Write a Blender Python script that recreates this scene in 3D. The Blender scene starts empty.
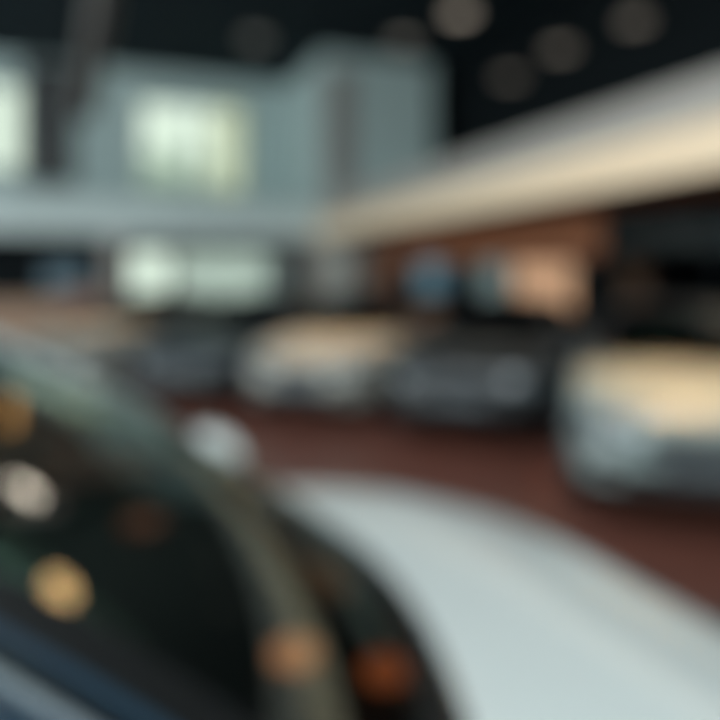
import bpy, bmesh, math, random, os
from mathutils import Vector, Matrix
random.seed(4)
SC = bpy.context.scene
COL = SC.collection
pi = math.pi
YAW = math.radians(21.2)          # building axis is turned this much left of the view axis
EYE = 1.65; FPX = 700.0; HOR = 280.0

def W(d, lat, z=0.0):
    """place given as distance ahead and sideways from where the photographer stands"""
    return Vector((d*math.sin(YAW)+lat*math.cos(YAW), d*math.cos(YAW)-lat*math.sin(YAW), z))
def ray(px, py):
    return W(1, (px-360)/FPX, (HOR-py)/FPX)
def hitX(px, py, X):
    r = ray(px, py); return r*(X/r.x)+Vector((0,0,EYE))
def hitY(px, py, Y):
    r = ray(px, py); return r*(Y/r.y)+Vector((0,0,EYE))

# ------------------------------------------------------------------ materials
def pmat(name, col, rough=.5, metal=0, coat=0, emis=None, estr=0, spec=.5, noise=0, nscale=8, bump=0):
    m = bpy.data.materials.new(name); m.use_nodes = True
    nt = m.node_tree; b = nt.nodes['Principled BSDF']
    b.inputs['Base Color'].default_value = (*col, 1)
    b.inputs['Roughness'].default_value = rough
    b.inputs['Metallic'].default_value = metal
    b.inputs['Coat Weight'].default_value = coat
    b.inputs['Coat Roughness'].default_value = .04
    b.inputs['Specular IOR Level'].default_value = spec
    if emis:
        b.inputs['Emission Color'].default_value = (*emis, 1)
        b.inputs['Emission Strength'].default_value = estr
    if noise or bump:
        tc = nt.nodes.new('ShaderNodeTexCoord'); n = nt.nodes.new('ShaderNodeTexNoise')
        n.inputs['Scale'].default_value = nscale; n.inputs['Detail'].default_value = 4
        nt.links.new(tc.outputs['Object'], n.inputs['Vector'])
        if noise:
            mx = nt.nodes.new('ShaderNodeMix'); mx.data_type = 'RGBA'
            mx.inputs[6].default_value = (*[c*(1-noise) for c in col], 1)
            mx.inputs[7].default_value = (*[min(1, c*(1+noise)) for c in col], 1)
            nt.links.new(n.outputs['Fac'], mx.inputs[0]); nt.links.new(mx.outputs[2], b.inputs['Base Color'])
        if bump:
            bp = nt.nodes.new('ShaderNodeBump'); bp.inputs['Strength'].default_value = bump
            nt.links.new(n.outputs['Fac'], bp.inputs['Height']); nt.links.new(bp.outputs['Normal'], b.inputs['Normal'])
    return m
def glass(name, tint, ior=1.5, rough=.01, gcol=(1,1,1)):
    m = bpy.data.materials.new(name); m.use_nodes = True
    nt = m.node_tree; nt.nodes.clear()
    o = nt.nodes.new('ShaderNodeOutputMaterial'); mx = nt.nodes.new('ShaderNodeMixShader')
    t = nt.nodes.new('ShaderNodeBsdfTransparent'); g = nt.nodes.new('ShaderNodeBsdfGlossy'); f = nt.nodes.new('ShaderNodeFresnel')
    t.inputs['Color'].default_value = (*tint, 1); g.inputs['Roughness'].default_value = rough; g.inputs['Color'].default_value = (*gcol, 1)
    f.inputs['IOR'].default_value = ior
    nt.links.new(f.outputs[0], mx.inputs[0]); nt.links.new(t.outputs[0], mx.inputs[1]); nt.links.new(g.outputs[0], mx.inputs[2])
    nt.links.new(mx.outputs[0], o.inputs[0])
    return m

def plank_floor():
    m = pmat('floor_wood', (.12,.05,.035), .33)
    nt = m.node_tree; b = nt.nodes['Principled BSDF']
    tc = nt.nodes.new('ShaderNodeTexCoord'); br = nt.nodes.new('ShaderNodeTexBrick')
    br.inputs['Scale'].default_value = 1; br.inputs['Brick Width'].default_value = 1.2; br.inputs['Row Height'].default_value = .15
    br.inputs['Mortar Size'].default_value = .004
    br.inputs['Color1'].default_value = (.160,.056,.040,1); br.inputs['Color2'].default_value = (.115,.041,.030,1)
    br.inputs['Mortar'].default_value = (.02,.01,.008,1)
    nt.links.new(tc.outputs['Object'], br.inputs['Vector']); nt.links.new(br.outputs['Color'], b.inputs['Base Color'])
    return m

M = dict(
 floor=plank_floor(),
 ceil=pmat('ceiling_dark', (.020,.031,.038), .9, spec=.1),
 wall=pmat('wall_pale_blue', (.54,.66,.66), .8, noise=.05, nscale=1),
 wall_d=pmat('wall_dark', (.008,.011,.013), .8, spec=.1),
 wall_warm=pmat('wall_rose_grey', (.34,.31,.30), .8),
 fas_hi=pmat('fascia_grey', (.34,.315,.295), .6),
 fas_lo=pmat('fascia_cream_lit', (.86,.66,.47), .5),  # cream lower panel, its colour also carrying the warm light there
 wood=pmat('soffit_wood', (.36,.13,.06), .5, noise=.25, nscale=3),
 frame=pmat('frame_grey', (.35,.42,.42), .5),
 dark=pmat('dark_plastic', (.012,.013,.015), .5),
 rubber=pmat('tyre_rubber', (.015,.015,.016), .75),
 rim=pmat('rim_alloy', (.45,.48,.52), .3, metal=1),
 rim_d=pmat('rim_dark', (.10,.12,.14), .35, metal=.8),
 chrome=pmat('chrome', (.6,.62,.63), .15, metal=1),
 frit=pmat('glass_border_black', (.006,.007,.008), .6, spec=.2),
 lamp_glass=pmat('headlamp_lens', (.05,.06,.07), .12, coat=1),
 tail=pmat('tail_lens', (.25,.01,.01), .2, coat=1),
 plate=pmat('plate_dark', (.08,.09,.10), .5),
 glass_car=glass('car_glass', (.10,.13,.13), 1.5),
 glass_near=glass('windshield_glass', (.54,.60,.56), 1.62, gcol=(.84,.95,.91)),
 glass_bld=glass('building_glass', (.92,.97,.95), 1.3),
 glass_dark=glass('smoked_glass', (.16,.22,.26), 1.5),
 green=pmat('beam_green', (.45,.72,.58), .6),
 seat=pmat('seat_leather', (.03,.035,.035), .5),
 orange=pmat('peach_band_tan', (.80,.52,.38), .5),
 white_p=pmat('paint_white', (.80,.83,.82), .30, coat=.6),
 silver_p=pmat('paint_silver', (.24,.29,.29), .4, metal=.1, coat=.7),
 ivory_p=pmat('paint_ivory', (.33,.32,.29), .35, coat=.7),
 champ_p=pmat('paint_champagne', (.19,.18,.16), .4, metal=.1, coat=.7),
 black_p=pmat('paint_black', (.007,.010,.013), .4, coat=.2),
 slate_tone=pmat('slate_shade_tone', (.03,.06,.095), .25, coat=1),  # near pillar's dark blue shade and reflection put into the colour
 pewter_tone=pmat('pewter_reflect_tone', (.40,.45,.46), .3, coat=.6),  # far pillar's pale wall reflection put into the colour
 copper=pmat('trim_copper', (.62,.36,.27), .4),
 navy_p=pmat('paint_navy', (.03,.045,.065), .3, coat=1),
 grey_p=pmat('paint_grey', (.016,.022,.028), .4, coat=.3),
 leaf=pmat('leaf_green', (.80,.92,.78), .8, noise=.3, nscale=4),
 bark=pmat('bark', (.14,.10,.07), .9),
 cream=pmat('cream_cloth', (.88,.84,.66), .8),
 brown=pmat('counter_brown', (.30,.15,.10), .5),
 tan=pmat('counter_tan', (.36,.22,.15), .5),
 shirt=pmat('shirt', (.1,.1,.1), .8),
 pave=pmat('paving', (.4,.42,.4), .9, noise=.1),
)

# ------------------------------------------------------------------ object helpers
def tag(o, label=None, cat=None, group=None, kind=None):
    if label: o['label'] = label
    if cat: o['category'] = cat
    if group: o['group'] = group
    if kind: o['kind'] = kind
    return o
def link(name, bm, mat, parent=None, smooth=False, loc=None):
    me = bpy.data.meshes.new(name); bmesh.ops.recalc_face_normals(bm, faces=bm.faces)
    if smooth:
        for f in bm.faces: f.smooth = True
    bm.to_mesh(me); bm.free(); me.materials.append(mat)
    o = bpy.data.objects.new(name, me); COL.objects.link(o)
    if parent: o.parent = parent
    if loc is not None: o.location = loc
    return o
def empty(name, loc=(0,0,0), rz=0, label=None, cat=None, group=None):
    o = bpy.data.objects.new(name, None); COL.objects.link(o); o.location = loc; o.rotation_euler = (0,0,rz)
    return tag(o, label, cat, group)
def box(bm, x0, x1, y0, y1, z0, z1, bev=0):
    r = bmesh.ops.create_cube(bm, size=1)
    for v in r['verts']:
        v.co = Vector(((x0+x1)/2+v.co.x*(x1-x0), (y0+y1)/2+v.co.y*(y1-y0), (z0+z1)/2+v.co.z*(z1-z0)))
    if bev:
        es = list({e for v in r['verts'] for e in v.link_edges})
        bmesh.ops.bevel(bm, geom=es, offset=bev, segments=2, affect='EDGES', profile=.5)
def cyl(bm, c, r, h, axis='z', seg=24, r2=None):
    m = Matrix.Translation(c)
    if axis == 'y': m = m @ Matrix.Rotation(pi/2, 4, 'X')
    if axis == 'x': m = m @ Matrix.Rotation(pi/2, 4, 'Y')
    bmesh.ops.create_cone(bm, cap_ends=True, segments=seg, radius1=r, radius2=r if r2 is None else r2, depth=h, matrix=m)
def boxo(name, dims, mat, parent=None, bev=0, **k):
    bm = bmesh.new(); box(bm, *dims, bev=bev); o = link(name, bm, mat, parent); tag(o, **k); return o
def lathe(bm, prof, seg=28, M4=Matrix()):
    rings = []
    for (r, z) in prof:
        rings.append([bm.verts.new(M4 @ Vector((r*math.cos(2*pi*i/seg), r*math.sin(2*pi*i/seg), z))) for i in range(seg)])
    for a, b in zip(rings, rings[1:]):
        for i in range(seg): bm.faces.new((a[i], a[(i+1)%seg], b[(i+1)%seg], b[i]))
    return rings
def interp(x, xs, ys):
    if x <= xs[0]: return ys[0]
    for i in range(len(xs)-1):
        if x <= xs[i+1]:
            t = (x-xs[i])/(xs[i+1]-xs[i]); t = t*t*(3-2*t)*.35+t*.65
            return ys[i]*(1-t)+ys[i+1]*t
    return ys[-1]
def copy_tree(o, parent=None):
    c = o.copy(); COL.objects.link(c); c.parent = parent
    for ch in [x for x in COL.objects if x.parent == o]: copy_tree(ch, c)
    return c

# ------------------------------------------------------------------ car
XS = [-2.32,-2.25,-2.0,-1.6,-1.1,-.5,0,.5,.9,1.3,1.7,2.0,2.17,2.26]
WW = [.62,.78,.86,.90,.91,.91,.91,.91,.905,.895,.87,.80,.70,.56]
ZC = [.80,.92,1.0,1.01,.99,.98,.98,.98,.99,.965,.91,.83,.75,.64]
ZS = [.76,.88,.95,.95,.94,.93,.92,.915,.92,.90,.86,.79,.72,.62]
ZB = [.38,.30,.25,.21,.20,.20,.20,.20,.20,.20,.21,.23,.26,.30]
MIR = [.70, 1.0, 1.0, 1.0]
CP = dict(rk=.83, wt=.58, zt=1.395, c0=0.0, c1=0.0, tp=0.0)
def deform(co):
    t=min(1,max(0,(co.x-.95)/1.3)); wz=min(1,max(0,(co.z-.4)/.4))
    return Vector((co.x, co.y*(1-CP['tp']*t*t), co.z+wz*(CP['c0']*(1-t)-CP['c1']*t*t+(.03*math.sin(pi*t) if CP['c0'] else 0))))
def section(x, sc=1.0):
    w = interp(x,XS,WW); zc = interp(x,XS,ZC); zs = interp(x,XS,ZS); zb = interp(x,XS,ZB)
    half = [(0,zb),(.4*w,zb),(.8*w,zb),(.93*w,zb+.03),(.985*w,zb+.10),(1.0*w,zb+.2),(1.0*w,.5*(zb+.2+zs-.1)),
            (.995*w,zs-.10),(.975*w,zs-.04),(.94*w,zs-.008),(.88*w,zs+.008),(.80*w,zs+.018),(.70*w,zs+.35*(zc-zs)+.012),
            (.5*w,zs+.65*(zc-zs)+.01),(.3*w,zs+.88*(zc-zs)+.003),(0,zc)]
    # denser side for clean splits
    pts = []
    for q, (a, b) in enumerate(zip(half, half[1:])):
        n = (3,3,2,2,2,3,4,4,2,1,1,2,2,3,3)[q]
        for k in range(n): pts.append((a[0]+(b[0]-a[0])*k/n, a[1]+(b[1]-a[1])*k/n))
    pts.append(half[-1])
    full = pts + [(-y, z) for (y, z) in reversed(pts[1:-1])]
    cz = (zb+zc)/2
    return [(y*sc, cz+(z-cz)*sc) for (y, z) in full]

def body_mesh():
    bm = bmesh.new(); rings = []
    xs = []
    x = -2.32
    while x < 1.7: xs.append(x); x += .055
    while x < 2.26: xs.append(x); x += .022
    xs.append(2.26)
    st = [(-2.345,.5),(-2.34,.85)]+[(x,1) for x in xs]+[(2.275,.93),(2.285,.8),(2.292,.6),(2.296,.4),(2.298,.2)]
    for x, sc in st:
        rings.append([bm.verts.new((x,y,z)) for (y,z) in section(x, sc)])
    n = len(rings[0])
    for a, b in zip(rings, rings[1:]):
        for i in range(n): bm.faces.new((a[i],a[(i+1)%n],b[(i+1)%n],b[i]))
    bm.faces.new(rings[0]); bm.faces.new(rings[-1])
    bmesh.ops.recalc_face_normals(bm, faces=bm.faces)
    me = bpy.data.meshes.new('tmp'); bm.to_mesh(me); bm.free()
    o = bpy.data.objects.new('tmp', me); COL.objects.link(o)
    cb = bmesh.new()
    for wx in (1.40,-1.42):
        for s in (1,-1): cyl(cb, (wx, s*.84, .34), .385, .46, 'y', 40)
    cm = bpy.data.meshes.new('tmpc'); cb.to_mesh(cm); cb.free()
    c = bpy.data.objects.new('tmpc', cm); COL.objects.link(c)
    md = o.modifiers.new('b','BOOLEAN'); md.operation = 'DIFFERENCE'; md.object = c; md.solver = 'EXACT'
    dg = bpy.context.evaluated_depsgraph_get(); dg.update()
    res = bpy.data.meshes.new_from_object(o.evaluated_get(dg))
    bpy.data.objects.remove(o); bpy.data.objects.remove(c)
    return res
def region(c, n):
    x, y, z = c; ay = abs(y)
    if x > -1.50 and x < .86 and z > .935 and ay < .78 and n.z > .6: return 'interior_trim'
    if ay < .90 and math.hypot(x-1.40, z-.34) < .39 and n.z < .5 and ay > .55 and ay < .895 and (math.hypot(x-1.40, z-.34) > .375 or ay < .62): return 'front_wheel_liner'+('L' if y > 0 else 'R')
    if ay < .90 and math.hypot(x+1.42, z-.34) < .39 and n.z < .5 and ay > .55 and ay < .895 and (math.hypot(x+1.42, z-.34) > .375 or ay < .62): return 'rear_wheel_liner'+('L' if y > 0 else 'R')
    if x > 1.86:
        if x > 1.9 and ay < .36 and .50 < z < .66 and n.z < .75: return 'grille'
        if ay > .42 and ay < .84 and .60 < z < .735 and x > 1.92: return 'headlight'+('L' if y > 0 else 'R')
        if ay < .50 and .31 < z < .42: return 'lower_intake'
        if .50 < ay < .68 and .36 < z < .47: return 'fog_intake'+('L' if y > 0 else 'R')
        if z < .74 or n.z < .4: return 'front_bumper'
    if x > .97 and n.z > .5 and ay < .74: return 'hood'
    if x < -1.9:
        if ay > .42 and .72 < z < .86: return 'tail_light'+('L' if y > 0 else 'R')
        if z < .70: return 'rear_bumper'
    if x < -1.62 and n.z > .5 and ay < .74: return 'trunk_lid'
    if ay > .80 and .26 < z < .93:
        if -.10 < x < .88: return 'front_door'+('L' if y > 0 else 'R')
        if -1.0 < x < -.12: return 'rear_door'+('L' if y > 0 else 'R')
    return 'body_shell'

def patch_ring(S, a, b, n, rings):
    """strip between two closed outlines a and b (functions t->(u,v)) on surface S"""
    bm = bmesh.new(); rs = []
    for k in range(rings+1):
        q = k/rings; r = []
        for i in range(n):
            ua, va = a(i/n); ub, vb = b(i/n)
            r.append(bm.verts.new(S(ua+(ub-ua)*q, va+(vb-va)*q)))
        rs.append(r)
    for p, q in zip(rs, rs[1:]):
        for i in range(n):
            try: bm.faces.new((p[i],p[(i+1)%n],q[(i+1)%n],q[i]))
            except ValueError: pass
    return bm
def rrect(m, rad, cu=.5, cv=.5, hu=.5, hv=.5, ar=1.0):
    """rounded rect outline in uv; m=(left,right,bottom,top) margins; rad in v units, ar = width/height"""
    l, r_, b, t = m[0], 1-m[1], m[2], 1-m[3]
    cuu, cvv = (l+r_)/2, (b+t)/2; HU, HV = (r_-l)/2, (t-b)/2
    ru, rv = rad/ar, rad
    def f(tt):
        ang = tt*2*pi+1e-6; c, s = math.cos(ang), math.sin(ang)
        # direction to box edge
        k = 1/max(abs(c), abs(s)); u, v = c*k, s*k
        x, y = abs(u)*HU, abs(v)*HV
        if rad > 0 and x > HU-ru and y > HV-rv:
            dx, dy = (x-(HU-ru))/ru, (y-(HV-rv))/rv
            mx = max(dx, dy); L = math.hypot(dx, dy)
            x = HU-ru+ru*dx*mx/L; y = HV-rv+rv*dy*mx/L
        return (cuu+math.copysign(x, u), cvv+math.copysign(y, v))
    return f
def pane(S, root, mats, m, rad, frit, ar, names, n=96):
    full = rrect((0,0,0,0), 0); out = rrect(m, rad, ar=ar)
    inn = rrect((m[0]+frit/ar, m[1]+frit/ar, m[2]+frit, m[3]+frit), rad*.8, ar=ar)
    cu, cv = (m[0]+1-m[1])/2, (m[2]+1-m[3])/2
    fr = patch_ring(S, full, out, n, 2); o1 = link(names[0], fr, mats[0], root, True)
    g = link(names[1], patch_ring(S, inn, lambda t: (cu+.0005*math.cos(2*pi*t), cv+.0005*math.sin(2*pi*t)), n, 8), mats[2], root, True)
    link(names[2], patch_ring(S, out, inn, n, 2), mats[1], g, True)
    return g

def lerp(a,b,t): return a+(b-a)*t
def S_wind(u,v):
    U = 2*u-1
    return Vector((lerp(1.03-.20*U*U,1.03-CP['rk']-.10*U*U,v)+.03*math.sin(pi*v), U*lerp(.79,CP['wt'],v), lerp(.955+CP['c0']+.03*(1-U*U),CP['zt']+.03*(1-U*U),v)+.02*math.sin(pi*v)))
def S_rear(u,v):
    U = 2*u-1
    return Vector((lerp(-1.72+.20*U*U,-.98+.10*U*U,v)-.03*math.sin(pi*v), U*lerp(.79,CP['wt'],v), lerp(.97+CP['c0']+.02*(1-U*U),CP['zt']-.02+.03*(1-U*U),v)+.02*math.sin(pi*v)))
def S_roof(u,v):
    U = 2*u-1
    a, b = S_wind(u,1), S_rear(u,1)
    p = a.lerp(b, v); p.z += .035*math.sin(pi*v)*(1-.5*U*U); return p
def S_side(sgn, s0, s1):
    def f(u,v):
        s = s0+(s1-s0)*u; uu = 1 if sgn > 0 else 0
        a = S_wind(uu, v); b = S_rear(uu, v); p = a.lerp(b, s)
        p.y += sgn*.035*math.sin(pi*v); p.z += .035*math.sin(pi*s)*v*.5
        return p
    return f

def make_wheel(root, x, s):
    bm = bmesh.new(); R = Matrix.Translation((x, s*.80, .335)) @ Matrix.Rotation(-s*pi/2, 4, 'X')
    lathe(bm, [(.215,-.09),(.25,-.11),(.30,-.11),(.328,-.09),(.335,-.05),(.335,.05),(.328,.09),(.30,.11),(.25,.11),(.215,.09),(.215,-.09)], 40, R)
    w = link('wheel', bm, M['rubber'], root, True)
    bm = bmesh.new()
    lathe(bm, [(.214,-.08),(.218,.085),(.225,.105),(.205,.10),(.195,.06)], 40, R)
    for k in range(10):
        a = 2*pi*k/10
        R2 = R @ Matrix.Rotation(a, 4, 'Z')
        q = [bm.verts.new(R2 @ Vector(p)) for p in ((.04,-.022,.085),(.205,-.012,.075),(.205,.012,.075),(.04,.022,.085),(.04,-.022,.06),(.205,-.012,.045),(.205,.012,.045),(.04,.022,.06))]
        for f in ((0,1,2,3),(4,7,6,5),(0,4,5,1),(2,6,7,3),(1,5,6,2),(0,3,7,4)): bm.faces.new([q[i] for i in f])
    lathe(bm, [(.001,.10),(.05,.095),(.055,.06)], 20, R)
    link('rim', bm, M['rim'], w, False)
    bm = bmesh.new(); lathe(bm, [(.001,.03),(.16,.03),(.16,.01),(.001,.01)], 24, R); link('brake_disc', bm, M['rim_d'], w)

PAINTED = set()
BODY = body_mesh()
def split_body(root, paint, interior=True):
    src = bmesh.new(); src.from_mesh(BODY)
    for ax, val, lo in ((1,.42,1.8),(1,-.42,1.8),(1,.84,1.8),(1,-.84,1.8),(2,.60,1.86),(2,.735,1.86),(0,1.92,1.7),(0,1.86,1.7),(1,.36,1.86),(1,-.36,1.86),(2,.50,1.86),(2,.66,1.86),
                        (1,.50,1.86),(1,-.50,1.86),(2,.31,1.86),(2,.42,1.86),(1,.68,1.86),(1,-.68,1.86),(2,.36,1.86),(2,.47,1.86),
                        (2,.72,-9),(2,.86,-9),(2,.70,-9),(1,.42,-9),(1,-.42,-9),(2,.93,0),(2,.26,0)):
        if lo > 0: gs = [f for f in src.faces if f.calc_center_median().x > lo-.1]
        elif lo < 0: gs = [f for f in src.faces if f.calc_center_median().x < -1.85]
        else: gs = [f for f in src.faces if -1.1 < f.calc_center_median().x < .95 and abs(f.calc_center_median().y) > .78]
        es = {e for f in gs for e in f.edges}; vs_ = {v for f in gs for v in f.verts}
        co = [0,0,0]; no = [0,0,0]; co[ax] = val; no[ax] = 1
        bmesh.ops.bisect_plane(src, geom=list(gs)+list(es)+list(vs_), plane_co=co, plane_no=no)
    src.faces.ensure_lookup_table(); src.normal_update()
    regs = {}
    for f in src.faces:
        regs.setdefault(region(f.calc_center_median(), f.normal), []).append([deform(v.co) for v in f.verts])
    src.free()
    mt = {'grille':M['dark'],'lower_intake':M['dark'],'fog_intake':M['dark'],'headlight':M['lamp_glass'],'tail_light':M['tail'],
          'interior_trim':M['seat'],'front_wheel_liner':M['dark'],'rear_wheel_liner':M['dark']}
    parts = {}
    for k, faces in regs.items():
        base = k[:-1] if k[-1] in 'LR' else k
        bm = bmesh.new(); cache = {}
        for f in faces:
            vs = []
            for co in f:
                key = (round(co.x,4),round(co.y,4),round(co.z,4))
                if key not in cache: cache[key] = bm.verts.new(co)
                if cache[key] not in vs: vs.append(cache[key])
            if len(vs) > 2:
                try: bm.faces.new(vs)
                except ValueError: pass
        parts[k] = link(base, bm, mt.get(base, paint), root, 'liner' not in base and base != 'interior_trim')
    bm = bmesh.new()
    for i in range(5): box(bm, 2.262, 2.305, -.34, .34, .515+i*.032, .522+i*.032)
    if 'grille' in parts: link('grille_bar', bm, M['rim_d'], parts['grille'])
    for s, nm in ((1,'headlightL'),(-1,'headlightR')):
        if nm in parts:
            bm = bmesh.new(); bmesh.ops.create_uvsphere(bm, u_segments=16, v_segments=10, radius=.035, matrix=Matrix.Translation(deform(Vector((2.03, s*.60, .66)))))
            link('lamp_projector', bm, M['chrome'], parts[nm], True)
    for s in (1,-1):
        for nm, hx in (('front_door', .02),('rear_door', -.92)):
            p = parts.get(nm+('L' if s > 0 else 'R'))
            if p:
                bm = bmesh.new(); box(bm, hx, hx+.19, s*.905 if s > 0 else -.94, .94 if s > 0 else -.905, .80+CP['c0'], .83+CP['c0'], .008)
                link('door_handle', bm, M['chrome'], p)
    return parts

def make_car(label, paint, top, near=False):
    root = empty('car', label=label, cat='car')
    g = M['glass_near'] if near else M['glass_car']
    parts = split_body(root, paint)
    pane(S_wind, root, (top, M['frit'], g), (.012,.06,.015,.05) if near else (.045,.045,.015,.05), .18, .085 if near else .06, 2.3, ('windshield_frame','windshield','windshield_border'), 128)
    pane(S_rear, root, (top, M['frit'], g), (.06,.06,.04,.06), .16, .05, 2.0, ('rear_frame','rear_window','rear_window_border'))
    if near:
        for sg, pm_ in ((1, M['pewter_tone']), (-1, M['slate_tone'])):  # pale far and dark near pillar: reflections put into their colours
            bm = bmesh.new(); rs = []
            for k in range(25):
                v = -.02+1.04*k/24; uu = .935 if sg > 0 else -.035; wd, ht, of = (.075,.042,-.008) if sg > 0 else (.042,.02,-.012); c0 = S_wind(uu, v); c1 = S_wind(uu, v+.01)
                t = (c1-c0).normalized(); sd = Vector((0,1,0)); up = t.cross(sd).normalized()
                if up.z < 0: up = -up
                rs.append([bm.verts.new(c0+sd*(wd*math.cos(2*pi*i/20))+up*(of+ht*math.sin(2*pi*i/20))) for i in range(20)])
            for a, b in zip(rs, rs[1:]):
                for i in range(20): bm.faces.new((a[i],a[(i+1)%20],b[(i+1)%20],b[i]))
            bm.faces.new(rs[0]); bm.faces.new(rs[-1])
            link('windshield_pillar', bm, pm_, root, True)
    bm = bmesh.new(); N=14; gr = [[bm.verts.new(S_roof(i/N,j/N)) for i in range(N+1)] for j in range(N+1)]
    for j in range(N):
        for i in range(N): bm.faces.new((gr[j][i],gr[j][i+1],gr[j+1][i+1],gr[j+1][i]))
    link('roof', bm, top, root, True)
    for s in (1,-1):
        pane(S_side(s,0,.5), root, (top, M['frit'], g), (.06,.02,.03,.08), .12, .03, 2.0, ('front_window_frame','front_side_window','front_window_seal'), 64)
        pane(S_side(s,.5,1), root, (top, M['frit'], g), (.04,.18,.03,.08), .14, .03, 2.0, ('rear_window_frame','rear_side_window','rear_window_seal'), 64)
        for x in (1.40,-1.42): make_wheel(root, x, s)
        bm = bmesh.new()
        r = bmesh.ops.create_uvsphere(bm, u_segments=20, v_segments=12, radius=1)
        for v in r['verts']:
            v.co = Vector((MIR[0]+v.co.x*(.085 if v.co.x > 0 else .03)*MIR[3], s*MIR[1]+v.co.y*.115*MIR[3], MIR[2]+v.co.z*.075*MIR[3]))
        mir = link('side_mirror', bm, paint if near else top, root, True)
        bm = bmesh.new(); box(bm, MIR[0]-.025, MIR[0]+.02, min(s*.84,s*(MIR[1]-.08)), max(s*.84,s*(MIR[1]-.08)), MIR[2]-.045, MIR[2]-.015, .01); link('mirror_arm', bm, M['dark'], mir)
        bm = bmesh.new(); cyl(bm, (MIR[0]-.031*MIR[3], s*MIR[1], MIR[2]), .06, .004, 'x', 20)
        link('mirror_glass', bm, M['chrome'], mir)
    bm = bmesh.new(); box(bm, 2.295, 2.31, -.26, .26, .40, .50, .003); link('number_plate', bm, M['plate'], root)
    # cabin
    for s in (1,-1):
        bm = bmesh.new(); box(bm, -.45, -.30, s*.36-.22, s*.36+.22, .985+CP['c0'], 1.16+CP['c0'], .04)
        st = link('seat', bm, M['seat'], root)
        bm = bmesh.new(); box(bm, -.47, -.38, s*.36-.12, s*.36+.12, 1.17+CP['c0'], 1.31+CP['c0'], .035); link('headrest', bm, M['seat'], st)
    bm = bmesh.new()
    R = Matrix.Translation((.30,.36,1.06+CP['c0'])) @ Matrix.Rotation(math.radians(-62), 4, 'Y')
    n1, n2 = 28, 8
    rg = [[bm.verts.new(R @ Vector(((.165+.014*math.cos(2*pi*j/n2))*math.cos(2*pi*i/n1), (.165+.014*math.cos(2*pi*j/n2))*math.sin(2*pi*i/n1), .014*math.sin(2*pi*j/n2)))) for j in range(n2)] for i in range(n1)]
    for i in range(n1):
        for j in range(n2): bm.faces.new((rg[i][j],rg[(i+1)%n1][j],rg[(i+1)%n1][(j+1)%n2],rg[i][(j+1)%n2]))
    for a in (0, 2.3, -2.3):
        R2 = R @ Matrix.Rotation(a, 4, 'Z'); bmesh.ops.create_cube(bm, size=1, matrix=R2 @ Matrix.Translation((.08,0,0)) @ Matrix.Diagonal((.16,.03,.015,1)))
    link('steering_wheel', bm, M['dark'], root)
    bm = bmesh.new(); box(bm, .42, .90 if near else .74, -.70 if near else -.66, .70 if near else .66, .97+CP['c0'], 1.00+CP['c0'], .012); dash = link('dashboard', bm, M['dark'], root)
    if near:
        bm = bmesh.new(); rows = []  # strip added to give the peach band in the windshield
        for i in range(41):
            y = -.13+.83*i/40; x = .885-.25*(y+.11)**2; rows.append((bm.verts.new((x-.03,y,1.113)), bm.verts.new((x+.03,y,1.113))))
        for a, b in zip(rows, rows[1:]): bm.faces.new((a[0],b[0],b[1],a[1]))
        bmesh.ops.solidify(bm, geom=list(bm.faces), thickness=.008)
        tag(link('dash_peach_strip', bm, M['orange'], dash), 'tan strip added on the dashboard for the peach band in the windshield')
        for (xx, yy, c_, e_, r_) in ((.775,-.296,(1,.36,.12),.5,.034),(.88,-.38,(1,.22,.06),.28,.030),(.60,.345,(1,.28,.2),.06,.045)):  # added glowing discs, replacing lamp reflections in the windshield
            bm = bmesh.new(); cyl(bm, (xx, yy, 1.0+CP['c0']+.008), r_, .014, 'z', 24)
            tag(link('dash_reflection_disc', bm, pmat('reflection_glow_amber', (.3,.1,.03), .5, emis=c_, estr=e_), dash), 'round glowing disc added on the dashboard in place of a lamp reflection')
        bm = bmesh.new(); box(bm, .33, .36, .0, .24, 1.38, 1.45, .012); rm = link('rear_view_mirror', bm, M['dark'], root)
        bm = bmesh.new(); cyl(bm, (.366, .12, 1.415), .03, .012, 'x', 24); tag(link('mirror_reflection_disc', bm, pmat('reflection_glow_orange', (.3,.15,.05), .5, emis=(1,.48,.17), estr=1.3), rm), 'round glowing disc added at the mirror in place of a lamp reflection')  # added glowing disc, replacing the orange reflection high in the windshield
    return root

def repaint(root, frm, to):
    for o in [x for x in COL.objects if x.parent == root] + [y for y in COL.objects if y.parent and y.parent.parent == root]:
        if o.type == 'MESH' and o.material_slots and o.material_slots[0].material == frm:
            o.material_slots[0].link = 'OBJECT'; o.material_slots[0].material = to

# near car: nose towards world +X
CP.update(rk=.794, wt=.584, zt=1.547, c0=.109, c1=.159, tp=.029)
MIR[:] = [.83, 1.06, 1.05, 1.5]
near = make_car('white car filling the foreground, its dark windshield mirroring round lamps', M['white_p'], M['slate_tone'], near=True)
near.location = (-.495, 1.276, 0); near.rotation_euler = (0,0,-.019)
WS_NEAR = dict(CP); MIR[:] = [.70, 1.0, 1.0, 1.0]; CP.update(rk=.83, wt=.58, zt=1.395, c0=0.0, c1=0.0, tp=0.0)
proto = make_car('silver car with a warmly lit hood at the right edge, facing the viewer', M['silver_p'], M['black_p'])
def aim(car, d, lat, yaw_deg, scale=1.0):
    """nose tip at (d, lat); yaw 0 = nose straight at the viewer, + = nose turned to picture left"""
    a = math.radians(yaw_deg)
    hd = -math.cos(a); hl = -math.sin(a)
    hv = W(hd, hl); ang = math.atan2(hv.y, hv.x)
    c = W(d - hd*2.3, lat - hl*2.3)
    car.location = c; car.rotation_euler = (0,0,ang)
aim(proto, 4.35, 2.17, 20)
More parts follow.
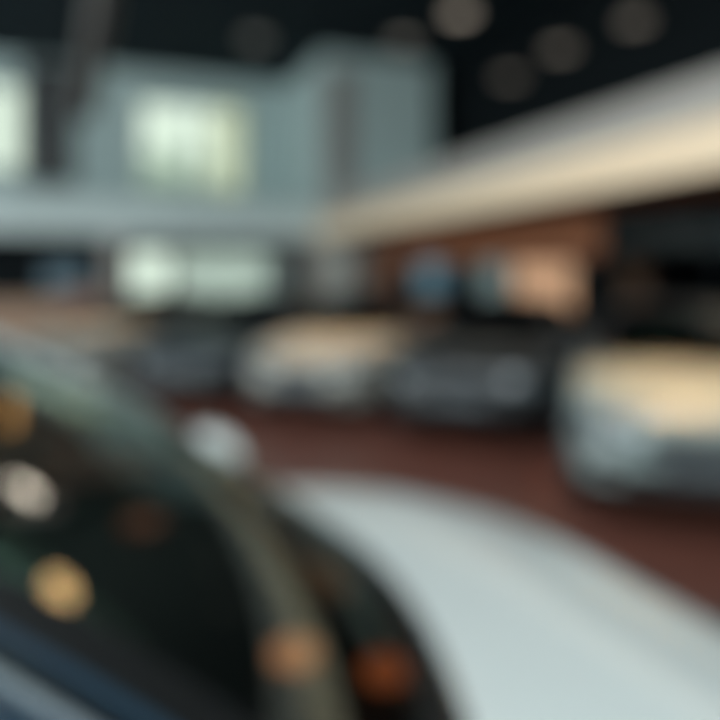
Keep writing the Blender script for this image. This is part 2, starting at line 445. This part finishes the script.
spec = [('ivory white car with a pale hood in the middle of the row', M['ivory_p'], 7.9, -.72, 22),
        ('black car parked between the ivory car and the silver car', M['black_p'], 6.85, .98, 22),
        ('champagne car with a warmly lit hood, leftmost of the row', M['champ_p'], 9.9, -4.36, 22),
        ('dark grey car between the ivory car and the champagne car', M['grey_p'], 8.9, -2.42, 22)]
for lab, pm, d, l, y in spec:
    c = copy_tree(proto); c['label'] = lab; repaint(c, M['silver_p'], pm); aim(c, d, l, y)

# ------------------------------------------------------------------ building
ZT = 9.0
st = lambda n, d, m, **k: boxo(n, d, m, kind='structure', **k)
XL, XR, YB, YF = -15.0, 12.0, 25.6, -8.0
st('floor', (XL-.2, XR+.2, YF-.2, 32, -.1, 0), M['floor'])
st('ceiling', (XL-.2, XR+.2, YF-.2, YB+.3, ZT, ZT+.2), M['ceil'])
# helper: a wall in plane Y with rectangular holes
def wallY(name, y0, y1, x0, x1, z0, z1, holes, mat):
    bm = bmesh.new(); xs = sorted({x0,x1,*[h[0] for h in holes],*[h[1] for h in holes]}); zs = sorted({z0,z1,*[h[2] for h in holes],*[h[3] for h in holes]})
    for a,b in zip(xs,xs[1:]):
        for c,d in zip(zs,zs[1:]):
            if any(h[0]<=(a+b)/2<=h[1] and h[2]<=(c+d)/2<=h[3] for h in holes): continue
            box(bm,a,b,y0,y1,c,d)
    bmesh.ops.remove_doubles(bm, verts=bm.verts, dist=1e-5)
    return tag(link(name,bm,mat),kind='structure')
wn = [0]
def windowY(x0,x1,y,z0,z1,nx=1,nz=1,fr=.09,mat='frame',gm='glass_bld'):
    wn[0]+=1; bm=bmesh.new()
    box(bm,x0,x0+fr,y-.06,y+.06,z0,z1); box(bm,x1-fr,x1,y-.06,y+.06,z0,z1)
    box(bm,x0+fr,x1-fr,y-.06,y+.06,z0,z0+fr); box(bm,x0+fr,x1-fr,y-.06,y+.06,z1-fr,z1)
    for i in range(1,nx):
        xx=x0+(x1-x0)*i/nx; box(bm,xx-fr/2,xx+fr/2,y-.04,y+.04,z0+fr,z1-fr)
    for i in range(1,nz):
        zz=z0+(z1-z0)*i/nz; box(bm,x0+fr,x1-fr,y-.03,y+.03,zz-fr/2,zz+fr/2)
    w=tag(link('window_%d'%wn[0],bm,M[mat]),kind='structure')
    bm=bmesh.new(); box(bm,x0+fr,x1-fr,y-.008,y+.008,z0+fr,z1-fr); link('pane',bm,M[gm],w)
    return w
# back wall: upper storey wall at YB, mezzanine floor edge at Y=21.2, shop windows on ground floor at Y=22
a=hitY(138,98,YB); b=hitY(244,194,YB); c=hitY(-20,80,YB); d_=hitY(22,172,YB)
holes=[(a.x,b.x,b.z,a.z),(c.x,d_.x,d_.z,c.z)]
g0=hitY(128,246,YB); g1=hitY(268,312,YB)
wallY('wall_back',YB,YB+.3,XL,XR,0,ZT,holes+[(g0.x,g1.x,.35,2.72)],M['wall'])
windowY(a.x,b.x,YB+.1,b.z,a.z,2,1)
windowY(c.x,d_.x,YB+.1,d_.z,c.z,1,1)
windowY(g0.x,g1.x,YB+.1,.35,2.72,3,1)
xb=hitY(176,250,YB).x
bc=pmat('blind_cloth',(.62,.70,.69),.9); nt=bc.node_tree; ou=nt.nodes['Material Output']; mx_=nt.nodes.new('ShaderNodeMixShader'); tr_=nt.nodes.new('ShaderNodeBsdfTranslucent'); tr_.inputs[0].default_value=(.86,.92,.92,1)
mx_.inputs[0].default_value=.9; nt.links.new(nt.nodes['Principled BSDF'].outputs[0],mx_.inputs[1]); ts_=nt.nodes.new('ShaderNodeBsdfTransparent'); ts_.inputs[0].default_value=(.92,.97,1,1); m2_=nt.nodes.new('ShaderNodeMixShader'); m2_.inputs[0].default_value=.5; nt.links.new(tr_.outputs[0],m2_.inputs[1]); nt.links.new(ts_.outputs[0],m2_.inputs[2]); nt.links.new(m2_.outputs[0],mx_.inputs[2]); nt.links.new(mx_.outputs[0],ou.inputs[0])
bl=empty('roller_blind',((xb+g1.x)/2,YB-.12,0),0,'pale grey blind drawn over the right part of the ground floor window','blind')
hb=(g1.x-xb)/2; bm=bmesh.new(); q_=[bm.verts.new(c) for c in ((-hb,0,.30),(hb,0,.30),(hb,0,2.74),(-hb,0,2.74))]; bm.faces.new(q_); link('cloth',bm,bc,bl); boxo('roller',(-hb,hb,-.05,.05,2.74,2.84),M['frame'],bl,.02); boxo('bottom_bar',(-hb,hb,-.02,.02,.26,.30),M['frame'],bl)
cu=a.x+(b.x-a.x)*.66
cl=pmat('curtain_cloth',(.9,.88,.72),.9); nt=cl.node_tree; m3=nt.nodes.new('ShaderNodeMixShader'); t3=nt.nodes.new('ShaderNodeBsdfTranslucent'); t3.inputs[0].default_value=(1,.96,.78,1); t4=nt.nodes.new('ShaderNodeBsdfTransparent'); t4.inputs[0].default_value=(1,.97,.84,1); m4=nt.nodes.new('ShaderNodeMixShader')
nt.links.new(t3.outputs[0],m4.inputs[1]); nt.links.new(t4.outputs[0],m4.inputs[2]); m4.inputs[0].default_value=.6
nt.links.new(nt.nodes['Principled BSDF'].outputs[0],m3.inputs[1]); nt.links.new(m4.outputs[0],m3.inputs[2]); m3.inputs[0].default_value=.8; nt.links.new(m3.outputs[0],nt.nodes['Material Output'].inputs[0])
bm=bmesh.new(); wv=[]
for i in range(61):
    x=cu+(b.x-cu)*i/60; y=YB-.10+.03*math.sin(i*.9); wv.append((bm.verts.new((x,y,b.z-.05)),bm.verts.new((x,y,a.z+.05))))
for u_,v_ in zip(wv,wv[1:]): bm.faces.new((u_[0],v_[0],v_[1],u_[1]))
tag(link('curtain',bm,cl,smooth=True),'cream sheer curtain over the right third of the square upper window','curtain')
# mezzanine slabs
YM=21.0; XM=6.75
bm=bmesh.new(); box(bm,XL,XM,YM,YM+.25,2.92,3.98); tag(link('trim_1',bm,pmat('fascia_pale',(.62,.70,.70),.6)),kind='structure')
boxo('trim_2',(XM,XM+.22,YF,YM+.25,3.52,4.06),M['fas_hi'],kind='structure')
boxo('trim_3',(XM-.03,XM+.24,YF,YM+.25,2.92,3.518),M['fas_lo'],kind='structure')
boxo('trim_4',(XM+.24,XR,YF,YM+.25,3.0,3.3),M['wood'],kind='structure')
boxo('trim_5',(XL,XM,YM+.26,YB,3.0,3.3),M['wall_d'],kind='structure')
# upper side wall volume (lift shaft) beyond the mezzanine corner
p=hitX(330,60,6.9); xr=hitY(432,60,21.4).x
st('wall_shaft',(7.0,xr,21.3,YB,3.98,ZT),M['wall'])
boxo('trim_6',(hitY(326,60,21.2).x,hitY(354,60,21.2).x,21.24,21.30,4.0,8.4),M['wall_warm'],kind='structure')
st('wall_right',(XR,XR+.2,YF,YB+.3,0,ZT),M['wall_d'])
bm=bmesh.new(); box(bm,XL-.2,XL,YF,YB+.3,0,.4); box(bm,XL-.2,XL,YF,YB+.3,7.2,ZT); box(bm,XL-.2,XL,YF,-4,.4,7.2); box(bm,XL-.2,XL,20,YB+.3,.4,7.2)
tag(link('wall_left',bm,M['wall']),kind='structure')
bm=bmesh.new()
for k in range(9): box(bm,XL-.14,XL-.04,-4+k*3-.06,-4+k*3+.06,.4,7.2)
wl=tag(link('window_8',bm,M['frame']),kind='structure'); bm=bmesh.new(); box(bm,XL-.10,XL-.08,-4,20,.4,7.2); link('pane',bm,M['glass_bld'],wl)
# ground floor rear wall under the right mezzanine: wood band, brown panel, dark glass
XW=9.3
q=hitX(602,250,XW).y
boxo('trim_7',(XW,XW+.1,q,YM,2.15,3.0),M['wood'],kind='structure')
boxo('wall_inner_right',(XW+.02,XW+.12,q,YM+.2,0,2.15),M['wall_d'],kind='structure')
# dark glazing of the offices, between mullions
bm=bmesh.new(); 
for k in range(6):
    y0=q-.1-k*2.6; box(bm,XW-.04,XW+.06,y0-.08,y0+.02,0,3.0)
box(bm,XW-.03,XW+.05,q-13,q-.1,0,.25); box(bm,XW-.03,XW+.05,q-13,q-.1,2.85,3.0)
wo=tag(link('window_9',bm,M['wall_d']),kind='structure')
bm=bmesh.new(); box(bm,XW,XW+.015,q-13,q-.1,.25,2.85); link('pane',bm,M['glass_dark'],wo)
# ground floor under the left mezzanine: dark recess with counter, columns
xa=hitY(118,260,YM+.6).x
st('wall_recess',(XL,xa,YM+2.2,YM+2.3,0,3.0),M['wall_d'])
def column(px0,px1,y,mat,label):
    x0=hitY(px0,260,y).x; x1=hitY(px1,260,y).x
    bm=bmesh.new(); box(bm,x0,x1,y,y+.35,.12,2.90,.02); box(bm,x0-.04,x1+.04,y-.04,y+.39,0,.12,.01)
    return tag(link('column',bm,mat),label,'column')
column(288,312,20.2,pmat('column_umber',(.10,.085,.08),.6),'dark brown column carrying the mezzanine corner')
column(320,347,20.6,pmat('column_stone',(.78,.74,.68),.6),'pale stone column right of the dark brown one')
column(366,402,20.4,M['brown'],'broad reddish brown column under the mezzanine')
column(106,122,21.3,pmat('column_grey',(.42,.38,.36),.6),'grey brown column left of the bright ground floor window')
# front facade behind the viewer: full height glazing
wallY('wall_front',YF,YF+.2,XL,XR,0,ZT,[(-13,-.5,.4,7.6),(.5,11,.4,7.6)],M['wall'])
windowY(-13,-.5,YF+.1,.4,7.6,5,3,.12); windowY(.5,11,YF+.1,.4,7.6,4,3,.12)

# counter in the recess with screen
def desk(px0,px1,y,mat,top,label,h=1.0):
    x0=hitY(px0,300,y).x; x1=hitY(px1,300,y).x
    t=empty('counter',((x0+x1)/2,y,0),0,label,'counter'); hw=(x1-x0)/2
    boxo('front_panel',(-hw,hw,-.3,.3,.08,h-.05),mat,t,.01); boxo('worktop',(-hw-.05,hw+.05,-.36,.36,h-.05,h),top,t,.01); boxo('plinth',(-hw+.05,hw-.05,-.25,.25,0,.08),M['dark'],t)
    return t
desk(-40,62,15.6,M['tan'],M['tan'],'tan reception counter at the far left behind the cars',1.25)
desk(60,108,20.0,M['brown'],M['brown'],'reddish brown counter beside the grey brown column',1.35)
def screen(name,loc,rz,w,h,ecol,es,label,stand=True,cat='screen'):
    t=empty(name,loc,rz,label,cat)
    boxo('housing',(-w/2,w/2,-.03,.03,-h/2,h/2),M['dark'],t,.01)
    e=pmat('screen_lit',(.02,.02,.02),.3,emis=ecol,estr=es)
    boxo('display',(-w/2+.03,w/2-.03,-.036,-.031,-h/2+.03,h/2-.03),e,t)
    if stand:
        boxo('stand',(-.05,.05,.031,.08,-loc[2]+.02,h/4),M['dark'],t); boxo('foot',(-.3,.3,-.2,.2,-loc[2],-loc[2]+.02),M['dark'],t)
    return t
p=hitY(64,278,20.9); screen('display_screen',(p.x,20.9,p.z),0,1.1,.7,(.07,.17,.24),.45,'blue lit display screen in the dark recess at left')
p=W(14.5,(431-360)/700*14.5,EYE); screen('display_screen',(p.x,p.y,EYE+.05),-YAW,.6,.7,(.05,.15,.21),.8,'small blue lit screen under the mezzanine behind the black car')
# peach lit poster stand with a pale side panel
t_=W(13.5,(544-360)/700*13.5); po=empty('poster_stand',(t_.x,t_.y,0),-YAW,'peach coloured illuminated poster stand behind the black car','poster stand')
boxo('frame',(-.62,.62,.03,.09,.95,2.02),M['dark'],po,.01)
boxo('poster',(-.57,.57,.015,.028,1.03,1.97),pmat('poster_peach',(.5,.33,.22),.6,emis=(.95,.48,.25),estr=.42),po)
boxo('post',(-.04,.04,.04,.08,.04,.95),M['dark'],po); boxo('foot',(-.4,.4,-.2,.3,0,.04),M['dark'],po)
t_=W(14.2,(494-360)/700*14.2); po=empty('notice_stand',(t_.x,t_.y,0),-YAW,'pale blue grey standing notice board left of the peach poster','notice stand')
boxo('board',(-.27,.27,-.02,.02,.6,2.0),pmat('board_pale',(.30,.38,.38),.6),po,.005); boxo('foot',(-.3,.3,-.2,.2,0,.03),M['dark'],po); boxo('post',(-.03,.03,-.015,.015,.03,.6),M['dark'],po)

# hanging dark banner and duct at the upper left
p=hitY(50,120,17.0)
t=empty('hanging_speaker',(p.x,17.0,0),0,'tall dark speaker column hanging in front of the upper left window','speaker')
zt=hitY(50,66,17).z; zb=hitY(50,183,17).z; hw=hitY(76,100,17).x-p.x
boxo('cabinet',(-hw,hw,-.3,.3,zb,zt),M['dark'],t,.03)
for s in (-1,1): 
    bm=bmesh.new(); cyl(bm,(s*hw*.6,0,(zt+ZT)/2),.02,ZT-zt,'z',8); link('cable',bm,M['dark'],t)
p=hitY(92,40,13.0)
bm=bmesh.new()
p0=hitY(84,110,14.5); p1=hitY(100,10,12.0)
k_=(ZT+.05-p0.z)/(p1.z-p0.z); p1=p0+(p1-p0)*k_; dv=(p1-p0); mm=Matrix.Translation((p0+p1)/2) @ dv.to_track_quat('Z','Y').to_matrix().to_4x4()
bmesh.ops.create_cone(bm,cap_ends=True,segments=24,radius1=.22,radius2=.22,depth=dv.length,matrix=mm)
tag(link('duct',bm,pmat('duct_brown_grey',(.12,.112,.108),.5),smooth=True),'slanting brown grey round duct under the dark ceiling at upper left','duct')

# ceiling lamps seen directly (dim) and overhead lamps mirrored in the windshield
def pendant(loc, r, col, es, label, group=None, ztop=ZT):
    t=empty('pendant_lamp',loc,0,label,'lamp',group)
    bm=bmesh.new(); lathe(bm,[(.02,r*.9),(r*.35,r*.85),(r*.8,r*.4),(r*1.05,0),(r*1.0,0),(r*.76,r*.38),(r*.3,r*.8),(.02,r*.85)],28); link('lamp_shade',bm,M['dark'],t,True)
    bm=bmesh.new(); lathe(bm,[(.001,-.01),(r*.9,0.0),(r*.9,.03),(.001,.03)],28); link('diffuser',bm,pmat('lamp_glow',(.5,.5,.5),.5,emis=col,estr=es),t)
    bm=bmesh.new(); cyl(bm,(0,0,(ztop-loc[2]+r*.85)/2),.012,ztop-loc[2]-r*.85,'z',6); link('cord',bm,M['dark'],t)
    return t
for i,(x,y,s) in enumerate([(460,14,.34),(404,42,.09),(635,22,.13),(560,50,.13),(510,78,.09),(256,40,.035)]):
    z=8.1; r_=ray(x,y); k=(z-EYE)/r_.z; pt=r_*k; pt.z=z
    if pt.x>11.3: k=11.3/r_.x; pt=r_*k; pt.z+=EYE
    if pt.y>YM: k=(YM-1)/r_.y; pt=r_*k; pt.z+=EYE
    pendant((pt.x,pt.y,pt.z),.036*pt.length*.5,(1,.85,.68),s*1.6,['round ceiling lamp near the top centre, brightest in the dark ceiling','dim ceiling lamp left of the brightest one','dim ceiling lamp nearest the top right corner','dim ceiling lamp over the middle of the cream fascia','dim ceiling lamp lowest over the cream fascia','dim ceiling lamp above the square upper window'][i])

# ---- reflection targets : where does the windshield send the sight line?
CP.update(WS_NEAR)
near_inv = Matrix.Translation(near.location) @ Matrix.Rotation(near.rotation_euler.z,4,'Z')
def reflect_at(px,py,z):
    best=None; r_=ray(px,py).normalized(); E=Vector((0,0,EYE))
    for i in range(101):
        for j in range(61):
            P=near_inv @ S_wind(i/100,j/60); dd=(P-E).normalized(); e=(dd-r_).length
            if best is None or e<best[0]: best=(e,i/100,j/60)
    e,u,v=best
    P=near_inv@S_wind(u,v); h=1e-3
    n=(near_inv@S_wind(u+h,v)-P).cross(near_inv@S_wind(u,v+h)-P).normalized()
    R=near_inv.to_3x3()
    if n.z<0: n=-n
    rr=r_-2*r_.dot(n)*n
    if rr.z<=.02: return None,e,rr
    if os.environ.get('DBG'): print('REFL uv',px,py,u,v)
    return P+rr*((z-P.z)/rr.z),e,rr
LR=[(12,408,'orange',(1,.50,.16),3.0),(25,490,'white',(1,.88,.72),3.2),(66,580,'yellow',(1,.66,.25),5.0),(295,645,'orange brown',(1,.46,.2),2.6),(385,660,'red orange',(1,.30,.10),2.0),(138,520,'red',(1,.3,.22),.6)]
if os.environ.get('DBG'):
    for l in LR: print('REFL',l[:3],reflect_at(l[0],l[1],6.5))
    for q_ in [(222,550),(222,690),(20,545),(200,690),(180,475),(250,520),(300,560),(330,585),(100,500),(300,560)]: print('REFL',q_,reflect_at(*q_,6.5))
    for n_,l in (('wind base near',(0,0)),('wind base far',(1,0)),('top near',(0,1)),('top far',(1,1))):
        P=near_inv@S_wind(*l); v=P-Vector((0,0,EYE)); d=v.x*math.sin(YAW)+v.y*math.cos(YAW); lt=v.x*math.cos(YAW)-v.y*math.sin(YAW)
        print('PROJ',n_,P,360+700*lt/d,280-700*v.z/d)

boxo('trim_8',(-4,11.9,6.45,6.95,6.55,7.0),M['green'],kind='structure')
for px,py,z,r,c,e,lab in [
    (25,490,6.3,.30,(1,.79,.67),14,'white lamp over the aisle, mirrored above the yellow one in the windshield'),
    (66,580,6.2,.30,(1,.56,.24),12,'yellow lamp over the aisle, brightest reflection in the windshield')]:
    h_=reflect_at(px,py,z)[0]
    if h_ is not None: pendant((h_.x,h_.y,z),r,c,e,lab)
# trees outside
def tree(x,y,h,label):
    t=empty('tree',(x,y,0),0,label,'tree')
    bm=bmesh.new(); cyl(bm,(0,0,h*.3),.22,h*.6,'z',12,.12); link('trunk',bm,M['bark'],t)
    bm=bmesh.new()
    for k in range(110):
        a=random.uniform(0,2*pi); e=random.uniform(-1,1); rr=random.uniform(.3,1)*h*.3; cc=Vector((rr*math.cos(a)*math.sqrt(1-e*e),rr*math.sin(a)*math.sqrt(1-e*e),h*.68+rr*e*1.1))
        bmesh.ops.create_icosphere(bm,subdivisions=1,radius=random.uniform(.25,.5),matrix=Matrix.Translation(cc)@Matrix.Rotation(a,4,'X')@Matrix.Diagonal((1,.8,.6,1)))
    link('crown',bm,M['leaf'],t)
p=hitY(172,150,31); tree(p.x,31.0,7.6,'pale green tree outside the square upper window')
boxo('ground_outside',(XL-40,XR+40,32,60,-.12,-.02),M['pave'],kind='structure')

# ------------------------------------------------------------------ lights
w=bpy.data.worlds.new('World'); SC.world=w; w.use_nodes=True
w.node_tree.nodes['Background'].inputs[0].default_value=(.80,.86,.75,1)
w.node_tree.nodes['Background'].inputs[1].default_value=1.25
def area(name,loc,sx,sy,power,col,rot=(0,0,0),spread=pi):
    l=bpy.data.lights.new(name,'AREA'); l.shape='RECTANGLE'; l.size=sx; l.size_y=sy; l.energy=power; l.color=col; l.spread=spread
    o=bpy.data.objects.new(name,l); COL.objects.link(o); o.location=loc; o.rotation_euler=rot; return o
def spot(loc,target,power,col,ang,rad=.1,blend=.7):
    l=bpy.data.lights.new('spot_light','SPOT'); l.energy=power; l.color=col; l.spot_size=math.radians(ang); l.spot_blend=blend; l.shadow_soft_size=rad
    o=bpy.data.objects.new('spot_light',l); COL.objects.link(o); o.location=loc
    o.rotation_euler=(Vector(target)-Vector(loc)).to_track_quat('-Z','Y').to_euler(); return o
area('daylight_front',(-1,YF+.5,4.2),20,7,1100,(.80,.95,1),(math.radians(80),0,0))
area('daylight_fill_left',(XL+.4,8,4.0),6.5,24,2600,(.86,.97,1),(0,math.radians(-90),0))  # fill added inside the unseen left windows to brighten the fascia
area('ceiling_fill',(1,5,8.6),4,8,500,(.86,.97,1))  # unseen fill lamp added overhead to raise the general light
def hood_spot(car,power,h=5.6,ang=25,col=(1,.66,.34)):
    p=car.matrix_basis @ Vector((1.22,0,.95)); q=car.matrix_basis @ Vector((.9,0,h)); return spot(q,p,power,col,ang)
cars={o['label'].split()[0]:o for o in COL.objects if o.get('category')=='car'}
hood_spot(cars['silver'],2500,col=(1,.54,.20)); hood_spot(cars['ivory'],1600,col=(1,.60,.25)); hood_spot(cars['champagne'],1700,h=4.6)
# ------------------------------------------------------------------ camera
cam=bpy.data.cameras.new('camera'); co=bpy.data.objects.new('camera',cam); COL.objects.link(co)
co.location=(0,0,EYE); co.rotation_euler=(pi/2,0,-YAW)
cam.sensor_width=36; cam.lens=35; cam.shift_y=-80/720; cam.clip_start=.01; cam.clip_end=200
if not os.environ.get('SHARP'):
    cam.dof.use_dof=True; cam.dof.focus_distance=.12; cam.dof.aperture_fstop=.035/(.070*.12)
SC.camera=co
vs=SC.view_settings; SC.display_settings.display_device='sRGB'; vs.view_transform='Standard'; vs.look='None'; vs.gamma=1; vs.exposure=0; vs.use_curve_mapping=False
